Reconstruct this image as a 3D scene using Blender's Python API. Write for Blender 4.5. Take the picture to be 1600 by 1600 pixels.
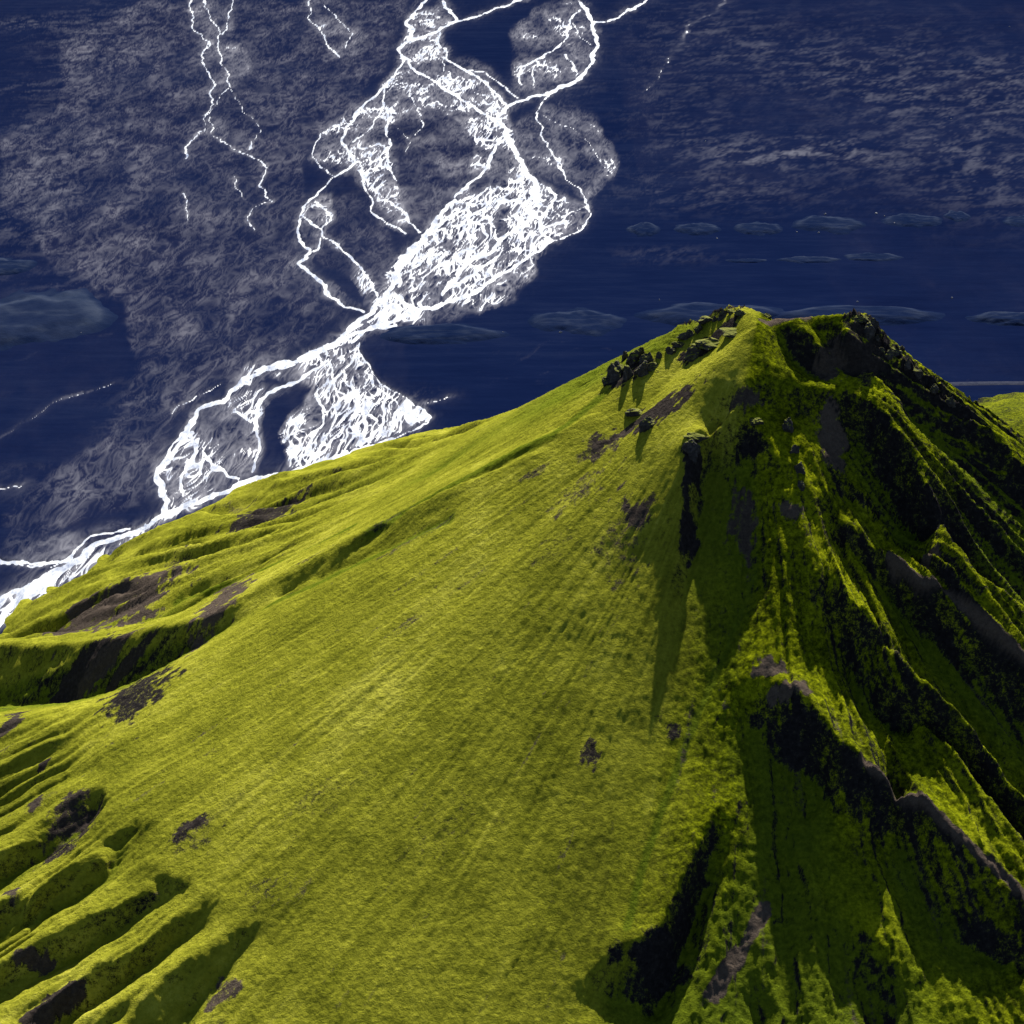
import bpy, math, random
import numpy as np
R = math.radians
scene = bpy.context.scene
for o in list(bpy.data.objects): bpy.data.objects.remove(o)

# ---------------------------------------------------------------- camera, sky, sun, exposure
CAM_Z, PITCH, FOV = 690.0, 26.0, 28.0
cam = bpy.data.cameras.new('camera'); cam_o = bpy.data.objects.new('camera', cam)
scene.collection.objects.link(cam_o); scene.camera = cam_o
cam_o.location = (0, 0, CAM_Z); cam_o.rotation_euler = (R(90 - PITCH), 0, 0)
cam.sensor_fit = 'HORIZONTAL'; cam.angle = R(FOV); cam.clip_start = 1; cam.clip_end = 200000
SUN_AZ, SUN_EL = 11.0, 39.0            # azimuth from straight ahead (+Y), negative to the left
w = bpy.data.worlds.new('World'); scene.world = w; w.use_nodes = True
nt = w.node_tree; bg = nt.nodes['Background']
sky = nt.nodes.new('ShaderNodeTexSky'); sky.sky_type = 'NISHITA'; sky.sun_disc = False
sky.sun_elevation = R(SUN_EL); sky.sun_rotation = R(SUN_AZ); sky.altitude = 900
nt.links.new(sky.outputs[0], bg.inputs[0]); bg.inputs[1].default_value = 0.05
sl = bpy.data.lights.new('sun', 'SUN'); sl.energy = 5.0; sl.angle = R(0.53); sl.color = (1, .95, .86)
so = bpy.data.objects.new('sun', sl); scene.collection.objects.link(so)
sdir = (math.sin(R(SUN_AZ))*math.cos(R(SUN_EL)), math.cos(R(SUN_AZ))*math.cos(R(SUN_EL)), math.sin(R(SUN_EL)))
from mathutils import Vector, Matrix
so.rotation_euler = Vector(sdir).to_track_quat('Z', 'Y').to_euler()
vs = scene.view_settings; vs.view_transform = 'Standard'; vs.look = 'None'; vs.gamma = 1; vs.exposure = 0.98
vs.use_curve_mapping = False

# ---------------------------------------------------------------- numeric helpers
TF = math.tan(R(FOV/2)); CP, SP = math.cos(R(PITCH)), math.sin(R(PITCH))
def rays(px, py):
    """photo pixels (1600 wide) -> direction with unit forward distance"""
    a = (np.asarray(px, float)-800)/800*TF; b = -(np.asarray(py, float)-800)/800*TF
    dx, dy, dz = a, CP+b*SP, -SP+b*CP
    return dx/dy, dz/dy                        # per metre of y
def ground(px, py, z=0.0):
    a, s = rays(px, py); y = (z-CAM_Z)/s
    return a*y, y
def _h(ix, iy, seed):
    h = (ix.astype(np.uint32)*np.uint32(374761393) + iy.astype(np.uint32)*np.uint32(668265263) + np.uint32(seed*2246822519 & 0xffffffff))
    h = (h ^ (h >> np.uint32(13)))*np.uint32(1274126177); h = h ^ (h >> np.uint32(16))
    return h
_ang = np.arange(64)*(2*np.pi/64); _GX = np.cos(_ang).astype(np.float32); _GY = np.sin(_ang).astype(np.float32)
def perlin(x, y, seed=0):
    xf = np.floor(x); yf = np.floor(y); ix = xf.astype(np.int64); iy = yf.astype(np.int64)
    fx = (x-xf).astype(np.float32); fy = (y-yf).astype(np.float32)
    u = fx*fx*fx*(fx*(fx*6-15)+10); v = fy*fy*fy*(fy*(fy*6-15)+10)
    def g(ox, oy):
        k = (_h(ix+ox, iy+oy, seed) & np.uint32(63)).astype(np.int64)
        return _GX[k]*(fx-ox)+_GY[k]*(fy-oy)
    a = g(0, 0); b = g(1, 0); c = g(0, 1); d = g(1, 1)
    ab = a+(b-a)*u; cd = c+(d-c)*u
    return (ab+(cd-ab)*v)*1.45
def fbm(x, y, octv=4, seed=0, gain=.5, lac=2.03):
    s = 0; a = 1; n = 0
    for i in range(octv):
        s = s+a*perlin(x, y, seed+i*17); n += a; a *= gain; x = x*lac+3.1; y = y*lac-1.7
    return s/n
def ridged(x, y, octv=4, seed=0, gain=.55):
    s = 0; a = 1; n = 0
    for i in range(octv):
        s = s+a*(1-np.abs(perlin(x, y, seed+i*13))*2); n += a; a *= gain; x = x*2.07+1.3; y = y*2.07+5.1
    return s/n
def sstep(a, b, x):
    t = np.clip((x-a)/(b-a), 0, 1); return t*t*(3-2*t)
def seg_dist(X, Y, pts, ys=1.0, reach=None):
    """distance to a polyline and the parameter along it (index units); ys scales y"""
    pts = np.asarray(pts, float); best = np.full(X.shape, 1e9); par = np.zeros(X.shape)
    Yv = Y*ys
    if reach is not None:
        m = (X > pts[:, 0].min()-reach) & (X < pts[:, 0].max()+reach) & (Yv > pts[:, 1].min()*ys-reach) & (Yv < pts[:, 1].max()*ys+reach)
        idx = np.nonzero(m)
        xs, yv = X[idx], Yv[idx]
    else: idx = None; xs, yv = X, Yv
    b = np.full(xs.shape, 1e9); p = np.zeros(xs.shape)
    for i in range(len(pts)-1):
        ax, ay = pts[i, 0], pts[i, 1]*ys; bx, by = pts[i+1, 0], pts[i+1, 1]*ys
        dx, dy = bx-ax, by-ay; L = dx*dx+dy*dy+1e-9
        t = np.clip(((xs-ax)*dx+(yv-ay)*dy)/L, 0, 1)
        d = np.hypot(xs-ax-t*dx, yv-ay-t*dy); k = d < b
        b = np.where(k, d, b); p = np.where(k, i+t, p)
    if idx is None: return b, p
    best[idx] = b; par[idx] = p
    return best, par
def in_poly(X, Y, poly):
    c = np.zeros(X.shape, bool); n = len(poly)
    for i in range(n):
        x1, y1 = poly[i]; x2, y2 = poly[(i+1) % n]
        if y1 == y2: continue
        c ^= ((y1 > Y) != (y2 > Y)) & (X < (x2-x1)*(Y-y1)/(y2-y1)+x1)
    return c
def grid_mesh(name, X, Y, Z, attrs=None):
    n, m = X.shape
    me = bpy.data.meshes.new(name)
    me.vertices.add(n*m)
    co = np.empty((n*m, 3), np.float32); co[:, 0] = X.ravel(); co[:, 1] = Y.ravel(); co[:, 2] = Z.ravel()
    me.vertices.foreach_set('co', co.ravel())
    i = np.arange(n*m, dtype=np.int32).reshape(n, m)
    q = np.stack([i[:-1, :-1], i[:-1, 1:], i[1:, 1:], i[1:, :-1]], -1).reshape(-1, 4)
    me.loops.add(q.size); me.loops.foreach_set('vertex_index', q.ravel())
    me.polygons.add(len(q)); me.polygons.foreach_set('loop_start', np.arange(0, q.size, 4, dtype=np.int32))
    me.polygons.foreach_set('use_smooth', np.ones(len(q), bool))
    for k, v in (attrs or {}).items():
        a = me.attributes.new(k, 'FLOAT', 'POINT'); a.data.foreach_set('value', np.ascontiguousarray(v.ravel(), np.float32))
    me.update(); me.validate()
    return me
def put(name, me, mat, kind=None, label=None, cat=None, group=None, parent=None):
    o = bpy.data.objects.new(name, me); scene.collection.objects.link(o)
    if mat and not me.materials: me.materials.append(mat)
    if kind: o['kind'] = kind
    if label: o['label'] = label
    if cat: o['category'] = cat
    if group: o['group'] = group
    if parent: o.parent = parent
    return o

# ---------------------------------------------------------------- material helpers
class NT:
    def __init__(s, name):
        s.m = bpy.data.materials.new(name); s.m.use_nodes = True; s.t = s.m.node_tree
        s.b = s.t.nodes['Principled BSDF']
        s.pos = s.n('ShaderNodeNewGeometry').outputs['Position']
    def n(s, t, **kw):
        o = s.t.nodes.new(t)
        for k, v in kw.items(): setattr(o, k, v)
        return o
    def L(s, a, b): s.t.links.new(a, b)
    def attr(s, k): return s.n('ShaderNodeAttribute', attribute_name=k).outputs['Fac']
    def scaled(s, v):
        o = s.n('ShaderNodeVectorMath', operation='MULTIPLY'); s.L(s.pos, o.inputs[0]); o.inputs[1].default_value = v; return o.outputs[0]
    def noise(s, scale, detail=5, rough=.55, vec=None, dist=0):
        o = s.n('ShaderNodeTexNoise'); o.inputs['Scale'].default_value = scale; o.inputs['Detail'].default_value = detail
        o.inputs['Roughness'].default_value = rough; o.inputs['Distortion'].default_value = dist
        s.L(vec or s.pos, o.inputs['Vector']); return o.outputs['Fac']
    def math(s, op, a, b=None, c=None):
        o = s.n('ShaderNodeMath', operation=op)
        for i, v in enumerate((a, b, c)):
            if v is None: continue
            if isinstance(v, (int, float)): o.inputs[i].default_value = v
            else: s.L(v, o.inputs[i])
        return o.outputs[0]
    def ramp(s, f, stops):
        o = s.n('ShaderNodeValToRGB'); e = o.color_ramp.elements
        while len(e) < len(stops): e.new(.5)
        for i, (p, c) in enumerate(stops): e[i].position = p; e[i].color = (*c, 1) if not isinstance(c, (int, float)) else (c, c, c, 1)
        s.L(f, o.inputs[0]); return o.outputs[0]
    def mix(s, f, a, b):
        o = s.n('ShaderNodeMix', data_type='RGBA')
        for k, v in ((0, f), (6, a), (7, b)):
            if isinstance(v, tuple): o.inputs[k].default_value = (*v, 1)
            elif isinstance(v, (int, float)): o.inputs[k].default_value = v
            else: s.L(v, o.inputs[k])
        return o.outputs[2]
    def bump(s, h, strength, dist, prev=None):
        o = s.n('ShaderNodeBump'); o.inputs['Strength'].default_value = strength; o.inputs['Distance'].default_value = dist
        s.L(h, o.inputs['Height'])
        if prev: s.L(prev, o.inputs['Normal'])
        return o.outputs[0]
    def out(s, col, rough=.9, normal=None, spec=.2):
        if isinstance(col, tuple): s.b.inputs['Base Color'].default_value = (*col, 1)
        else: s.L(col, s.b.inputs['Base Color'])
        if isinstance(rough, (int, float)): s.b.inputs['Roughness'].default_value = rough
        else: s.L(rough, s.b.inputs['Roughness'])
        s.b.inputs['Specular IOR Level'].default_value = spec
        if normal: s.L(normal, s.b.inputs['Normal'])
        return s.m

def mat_mountain():
    t = NT('moss_and_ash')
    moss = t.attr('moss'); grass = t.attr('grass'); stk = t.attr('streak'); soil = t.attr('soil'); lime = t.attr('lime')
    n1 = t.noise(.035, 8, .68); n2 = t.noise(.45, 6, .72); n3 = t.noise(1.6, 3, .6)
    n0 = t.noise(.009, 4, .6)
    mcol = t.ramp(t.math('ADD', t.math('ADD', t.math('MULTIPLY', n1, .36), t.math('MULTIPLY', n2, .30)), t.math('ADD', t.math('MULTIPLY', n0, .34), t.math('MULTIPLY', stk, .13))),
                  [(.33, (.070, .078, .010)), (.43, (.175, .182, .015)), (.53, (.275, .275, .024)), (.65, (.44, .42, .055))])
    gcol = t.ramp(n2, [(.3, (.060, .085, .006)), (.7, (.13, .17, .012))])
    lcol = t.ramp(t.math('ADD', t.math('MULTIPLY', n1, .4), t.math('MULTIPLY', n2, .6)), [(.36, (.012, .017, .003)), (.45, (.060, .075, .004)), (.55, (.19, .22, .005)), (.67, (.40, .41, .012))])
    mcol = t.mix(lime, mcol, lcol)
    mcol = t.mix(grass, mcol, gcol)
    rock = t.ramp(n2, [(.3, (.008, .008, .010)), (.55, (.022, .020, .021)), (.75, (.050, .044, .042))])
    ash = t.ramp(t.math('ADD', t.math('MULTIPLY', n2, .6), t.math('MULTIPLY', n3, .4)), [(.3, (.050, .038, .031)), (.7, (.135, .104, .080))])
    bare = t.mix(soil, rock, ash)
    # ragged edge between moss and bare ground
    f = t.math('ADD', moss, t.math('MULTIPLY', t.math('SUBTRACT', t.math('ADD', t.math('MULTIPLY', n2, .6), t.math('MULTIPLY', n3, .4)), .5), 2.6))
    f = t.ramp(f, [(.30, 0.0), (.70, 1.0)])
    col = t.mix(f, bare, mcol)
    nb = t.bump(t.noise(.42, 6, .68), 1.0, 1.7)
    nb = t.bump(t.noise(1.5, 4, .7), .6, .35, nb)
    return t.out(col, 1.0, nb, .0)
def mat_sand():
    t = NT('volcanic_sand')
    silt = t.attr('silt'); veg = t.attr('veg'); brown = t.attr('brown')
    n1 = t.noise(1, 7, .65, t.scaled((.020, .008, .02))); n2 = t.noise(1, 4, .6, t.scaled((.0035, .0035, .0035)))
    n3 = t.noise(1, 6, .7, t.scaled((.012, .075, .02)))
    sand = t.ramp(t.math('ADD', t.math('MULTIPLY', n2, .5), t.math('MULTIPLY', n3, .5)), [(.32, (.0022, .0055, .026)), (.5, (.0036, .0080, .033)), (.68, (.0075, .0130, .041))])
    bsand = t.ramp(n1, [(.3, (.0065, .0090, .032)), (.55, (.016, .0185, .044)), (.75, (.040, .040, .066))])
    sand = t.mix(brown, sand, bsand)
    pale = t.ramp(n1, [(.25, (.085, .09, .125)), (.7, (.30, .30, .335))])
    col = t.mix(silt, sand, pale)
    vcol = t.ramp(n1, [(.3, (.030, .045, .070)), (.7, (.10, .12, .125))])
    col = t.mix(veg, col, vcol)
    return t.out(col, 1.0, t.bump(t.noise(1, 6, .7, t.scaled((.05, .05, .05))), .35, 2.0), .0)
def mat_water():
    t = NT('silty_meltwater')
    n = t.noise(1, 7, .75, t.scaled((.09, .035, .03)))
    col = t.ramp(n, [(.30, (.10, .13, .24)), (.45, (.40, .43, .50)), (.58, (.72, .73, .75))])
    return t.out(col, .27, t.bump(t.noise(1, 4, .6, t.scaled((.15, .08, .1))), .25, .5), .35)
def mat_rock():
    t = NT('dark_lava_rock')
    c = t.ramp(t.noise(.5, 6, .7), [(.3, (.014, .013, .014)), (.55, (.050, .045, .044)), (.75, (.13, .118, .11))])
    n = t.noise(.25, 4, .6)
    geo = t.n('ShaderNodeNewGeometry'); sep = t.n('ShaderNodeSeparateXYZ'); t.L(geo.outputs['Normal'], sep.inputs[0])
    m = t.ramp(t.math('ADD', sep.outputs[2], t.math('SUBTRACT', n, .5)), [(.72, 0.0), (.85, 1.0)])
    return t.out(t.mix(m, c, (.14, .15, .010)), .9, t.bump(t.noise(.9, 6, .7), .9, .6), .2)
def mat_hill():
    t = NT('sparse_heath')
    rim = t.attr('rim')
    n = t.noise(1, 6, .65, t.scaled((.03, .03, .03)))
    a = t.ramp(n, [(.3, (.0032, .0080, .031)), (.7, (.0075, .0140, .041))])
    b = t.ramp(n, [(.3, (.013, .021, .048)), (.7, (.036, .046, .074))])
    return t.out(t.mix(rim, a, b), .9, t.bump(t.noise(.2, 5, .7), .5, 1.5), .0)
M_MTN, M_SAND, M_WATER, M_ROCK, M_HILL = mat_mountain(), mat_sand(), mat_water(), mat_rock(), mat_hill()

# ---------------------------------------------------------------- mountain: base cone
SUMMIT_H = 352.0
a_, s_ = rays(1182, 500); SY = (SUMMIT_H-CAM_Z)/s_; SX = a_*SY
SX, SY = float(SX), float(SY)
# foot distance from the summit by azimuth (degrees from +Y, clockwise positive)
_foot = [(-180, 580), (-150, 620), (-120, 655), (-95, 625), (-70, 570), (-54, 568), (-46, 590), (-32, 628), (-20, 660), (0, 640), (30, 600), (60, 560), (90, 540), (120, 535), (150, 555), (180, 580)]
_fa = np.array([f[0] for f in _foot], float); _fr = np.array([f[1] for f in _foot], float)
_crest = np.array([(-30, 44), (-8, 30), (2, 4), (22, 8), (54, 14)], float)
def base(X, Y):
    dx, dy = np.asarray(X-SX), np.asarray(Y-SY); az = np.arctan2(dx, dy); r = np.full(dx.shape, 1e9)
    for i in range(len(_crest)-1):
        (ax, ay), (bx, by) = _crest[i], _crest[i+1]; ux, uy = bx-ax, by-ay
        t = np.clip(((dx-ax)*ux+(dy-ay)*uy)/(ux*ux+uy*uy), 0, 1); r = np.minimum(r, np.hypot(dx-ax-t*ux, dy-ay-t*uy))
    sup = np.full(dx.shape, -1e9); sa, ca = np.sin(az), np.cos(az)
    for p in _crest: sup = np.maximum(sup, p[0]*sa+p[1]*ca)
    t = r/(np.interp(np.degrees(az), _fa, _fr)-np.maximum(sup, 0))
    g = np.where(t < 1, (1-np.minimum(t, 1))*(1-.12*np.sin(np.pi*np.minimum(t, 1))), -(t-1)*.55)
    rr = 7.0                                    # round the very top
    return SUMMIT_H*g-np.where(r < rr, (rr-r)**2/(2*rr)*.5, 0)
def on_base(px, py, off=0.0):
    a, s = rays(px, py)
    px = np.atleast_1d(np.asarray(px, float)); a = np.atleast_1d(a); s = np.atleast_1d(s); off = np.broadcast_to(np.asarray(off, float), a.shape)
    ys = np.arange(350, 2200, .8)
    out = []
    for i in range(len(a)):
        zr = CAM_Z+s[i]*ys; zb = base(a[i]*ys, ys)+off[i]
        k = np.nonzero(zr < zb)[0]
        if len(k) and ys[k[0]] < 1500: j = k[0]; e = off[i]
        else:                                       # the ray clears the cone: take its closest pass and rise to meet it
            j = np.argmin(np.where(ys < 1250, zr-zb, 1e9)); e = zr[j]-zb[j]+off[i]
        out.append((a[i]*ys[j], ys[j], e))
    return np.array(out)

def C4(l): return [(x*.4375, 500+y*.4375) for x, y in l]
def C5(l): return [(850+x*.46875, 450+y*.46875) for x, y in l]
def C6(l): return [(x*.375, 1000+y*.375) for x, y in l]
def C7(l): return [(850+x*.46875, 950+y*.46875) for x, y in l]
# (points in photo pixels, height above the base cone at the points)
FEAT = []
SC, UF = 1.0, 1.0
def F(pts, *off):
    n = len(pts); o = np.interp(np.linspace(0, 1, n), np.linspace(0, 1, len(off)), off)*SC
    FEAT.append((pts, o, UF))
# --- summit crest and right-hand spurs
F([(1090, 512, 42), (1120, 492, 36), (1160, 486, 30), (1200, 490, 20), (1225, 498, 10), (1290, 492, 12), (1350, 494, 14), (1364, 512, 12)], 0)
F([(1364, 512, 12), (1380, 545, 8), (1400, 553, 8), (1446, 595, 3), (1506, 645, -4), (1544, 668, -8), (1600, 722, -16), (1660, 775, -24)], 0)      # G
F([(1440, 585, 30), (1500, 615, 34), (1560, 652, 34), (1620, 698, 34)], 0)
SC = 1.15
F([(1183, 503), (1186, 540), (1205, 570), (1255, 601), (1324, 607), (1347, 624), (1380, 630), (1405, 670), (1441, 731), (1465, 778), (1492, 848), (1530, 900), (1582, 928), (1650, 985)], 0, 2, 6, 11, 11, 10)  # F
F([(1208, 515), (1240, 560), (1275, 590), (1340, 608), (1400, 640), (1440, 680), (1474, 702), (1530, 745), (1600, 800), (1680, 860)], -5, -9, -12, -10, -9, -9)   # gully F-G
F([(1250, 503), (1300, 560), (1345, 600)], 4, 0, -4); F([(1262, 512), (1320, 575), (1355, 606)], -3, -7, -9)
F([(1318, 500), (1365, 570), (1410, 628)], 10, 3, -2); F([(1330, 508), (1378, 572), (1425, 640)], 2, -4, -8)
F([(1250, 655), (1286, 694), (1342, 755), (1389, 825), (1432, 872)], -2, 2, 3, 0, -5)                        # E
F([(1330, 660), (1366, 742), (1413, 822), (1460, 888), (1553, 960), (1610, 1000), (1680, 1050)], -6, -14, -17, -16, -15)   # gully E-F
F([(1180, 660), (1240, 735), (1290, 790), (1342, 836), (1389, 867), (1436, 905), (1483, 928), (1530, 970), (1600, 1024), (1680, 1090)], 1, 3, 5, 5, 7, 8, 8)   # D
F([(1286, 712), (1328, 788), (1400, 860), (1428, 880)], -4, -8, -8, -8)                                        # gully D-E
F([(1225, 770), (1262, 838), (1300, 900), (1366, 966), (1436, 1055), (1506, 1120), (1600, 1225), (1680, 1300)], 1, 6, 9, 9, 9)  # C
F([(1280, 800), (1322, 862), (1406, 942), (1455, 1012), (1535, 1097), (1600, 1172), (1680, 1250)], -2, -8, -11, -11, -10)  # gully C-D
F(C7([(1080, 90), (1300, 300), (1500, 510), (1600, 625), (1750, 780)]), 1, -3, -4, -4)
F(C7([(1130, 220), (1300, 380), (1450, 600), (1600, 770), (1750, 920)]), 3, 5, 5, 5)
F(C7([(960, 50), (1010, 170), (1100, 360), (1290, 490), (1500, 710), (1600, 840), (1750, 1000)]), -2, -8, -13, -13, -12)    # gully B-C
F([(1215, 1070), (1250, 1072), (1290, 1130), (1350, 1190), (1440, 1240), (1530, 1330), (1600, 1395), (1680, 1460)], 3, 9, 10, 9, 9, 9)  # B
F(C7([(700, 420), (760, 520), (900, 560), (930, 640), (820, 760), (720, 1030), (560, 1300), (480, 1500)]), -7, -10, -12, -11, -9, -8)   # gully before B
F([(1436, 1255), (1480, 1330), (1530, 1410), (1570, 1470), (1640, 1560)], 6, 2, 2, 2)
F(C7([(1150, 560), (1180, 760), (1250, 950), (1350, 1130), (1500, 1180), (1620, 1300)]), -3, -8, -9, -9)
F([(1290, 1440), (1330, 1520), (1380, 1620)], -6, -10, -14); F([(1170, 1500), (1190, 1620)], -9, -15)
F(C7([(1080, 1060), (1180, 1180), (1250, 1250), (1420, 1420)]), -2, -6, -5)
# --- edge A and the bowl right of it
F([(1183, 503), (1181, 560), (1165, 602), (1125, 645), (1080, 684), (1072, 750), (1062, 830), (1042, 920), (1018, 1010)], 0, 2, 4, 6, 8, 7, 4, 1.5, 0)
F([(1150, 650), (1112, 705), (1098, 770), (1088, 850), (1068, 940), (1050, 1010)], -4, -9, -10, -8, -4, -1)
F([(1170, 720), (1150, 800), (1178, 900), (1135, 1020), (1085, 1130), (1040, 1250), (1000, 1370), (980, 1450)], -8, -9, -8, -6, -4, -2.5, -1.5, -1)
F([(1205, 640), (1215, 720), (1220, 830), (1215, 950), (1170, 1060)], -2, -1, 0, 0, 0)
F(C7([(590, 640), (480, 880), (400, 1060), (200, 1150), (120, 1260)]), 0, 2, 2, 1, 0)
F(C7([(600, 690), (520, 900), (490, 1060), (430, 1240), (350, 1400)]), -1, -9, -16, -18, -18)
F(C7([(640, 680), (620, 860), (560, 1080), (540, 1250), (500, 1400)]), -3, -5, -6, -8)
F(C7([(180, 1290), (300, 1330), (400, 1420)]), -5, -10, -13)
SC = 1.0
# --- crag bench on the back left of the summit
F([(900, 622, 78), (945, 595, 66), (985, 562, 56), (1040, 545, 50), (1090, 512, 42)], 0)
F([(975, 600), (1040, 575), (1100, 545), (1150, 515)], -1, -2, -3, -2)
# --- smooth flank stays on the cone
F([(1000, 720), (800, 950), (560, 1180), (420, 1330)], 0, 0); F([(1020, 850), (850, 1150), (640, 1400), (560, 1490)], 0, 0)
F([(900, 690), (600, 905), (330, 1120), (200, 1190)], 0, 0); F([(1000, 1000), (900, 1300), (800, 1600)], 0, 0)
F([(1120, 560), (1000, 660), (900, 760)], 1, 0); F([(700, 1500), (550, 1650)], 0, 0)
F([(950, 630), (860, 672), (760, 716), (640, 775), (520, 845)], -1, -3, -3, -2); F([(930, 652), (820, 700), (700, 762), (600, 815)], 1, 2, 2, 1)
F([(880, 688), (760, 742), (640, 805), (520, 880), (420, 945)], 0, -1.5, -2, -2)
SC, UF = .75, .2
# --- ridges and gullies of the left foot
SC = 1.0
F([(0, 1118), (88, 1112), (188, 1100), (241, 1072), (284, 1038), (363, 985), (440, 945), (560, 890)], 0)                    # rim of the smooth flank
F([(0, 1108, 105), (88, 1108, 70), (188, 1095, 32), (241, 1064, 24), (284, 1029, 20), (363, 977, 12), (420, 946, 8), (560, 881, -5), (700, 815, -15)], 0)
F([(0, 1003, 150), (88, 1003, 108), (175, 994, 72), (306, 968, 26), (350, 951, 22), (416, 907, 28), (525, 850, 24), (700, 762, 8), (831, 710, -4)], 0)
F([(440, 937, 14), (525, 894, 8), (700, 820, -14)], 0)
F([(0, 1000, 270), (88, 1000, 190), (197, 974, 130), (290, 960, 88), (367, 911, 86), (420, 885, 82), (547, 821, 62), (700, 745, 40), (800, 700, 25)], 0)
F([(26, 968, 320), (122, 918, 280), (280, 889, 166), (394, 846, 148), (525, 789, 128), (700, 732, 84)], 0)
F([(166, 881, 440), (236, 846, 440), (438, 803, 262), (525, 780, 206), (640, 735, 150)], 0)
F([(280, 826, 400), (367, 811, 300), (459, 791, 256), (590, 758, 180)], 0)
SC, UF = .62, .8
# --- lower left tongues and gullies
F(C6([(0, 350), (200, 330), (480, 262), (620, 170)]), 6, 5, 2, 0)
F(C6([(400, 545), (200, 600), (0, 690), (-150, 760)]), -3, -5, -6)
F(C6([(392, 610), (212, 695), (92, 845), (-48, 945)]), 2, 3, 3)
F(C6([(425, 690), (330, 800), (220, 875), (0, 1010), (-150, 1090)]), -12, -14, -13, -12)
F(C6([(437, 905), (212, 1005), (12, 1105), (-138, 1175)]), 2, 6, 7)
F(C6([(445, 985), (300, 1085), (130, 1185), (0, 1245), (-150, 1310)]), -12, -12, -11, -10)
F(C6([(632, 1030), (412, 1125), (212, 1225), (62, 1335), (-138, 1465)]), 0, 6, 7, 7)
F(C6([(690, 1080), (560, 1165), (480, 1225), (250, 1345), (100, 1425), (-100, 1540)]), -8, -11, -12, -11, -10)
F(C6([(812, 1130), (612, 1235), (412, 1365), (292, 1445), (62, 1605), (-38, 1665)]), 0, 6, 8, 7, 6)
F(C6([(850, 1180), (700, 1285), (500, 1445), (400, 1505), (280, 1605), (150, 1700)]), -8, -11, -12, -12)
F(C6([(1022, 1195), (862, 1265), (712, 1375), (562, 1485), (312, 1635), (212, 1705)]), 0, 7, 9, 8)
F(C6([(1040, 1240), (960, 1350), (880, 1470), (780, 1600), (700, 1720)]), -7, -11, -12, -12)
F(C6([(1180, 1290), (1000, 1450), (830, 1600), (760, 1700)]), 0, -1, -2)
F(C6([(480, 260), (425, 520), (450, 640), (460, 800), (600, 745), (720, 770)]), 0, 1, 2, 2, 1, 0)    # rim of the gully heads
F(C6([(455, 970), (520, 850), (580, 780)]), -12, -9, -5)
F(C6([(640, 1040), (760, 1050)]), -6, -4); F(C6([(600, 930), (700, 960), (850, 1060), (960, 1090)]), 1, 1, 1, 1)

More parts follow.
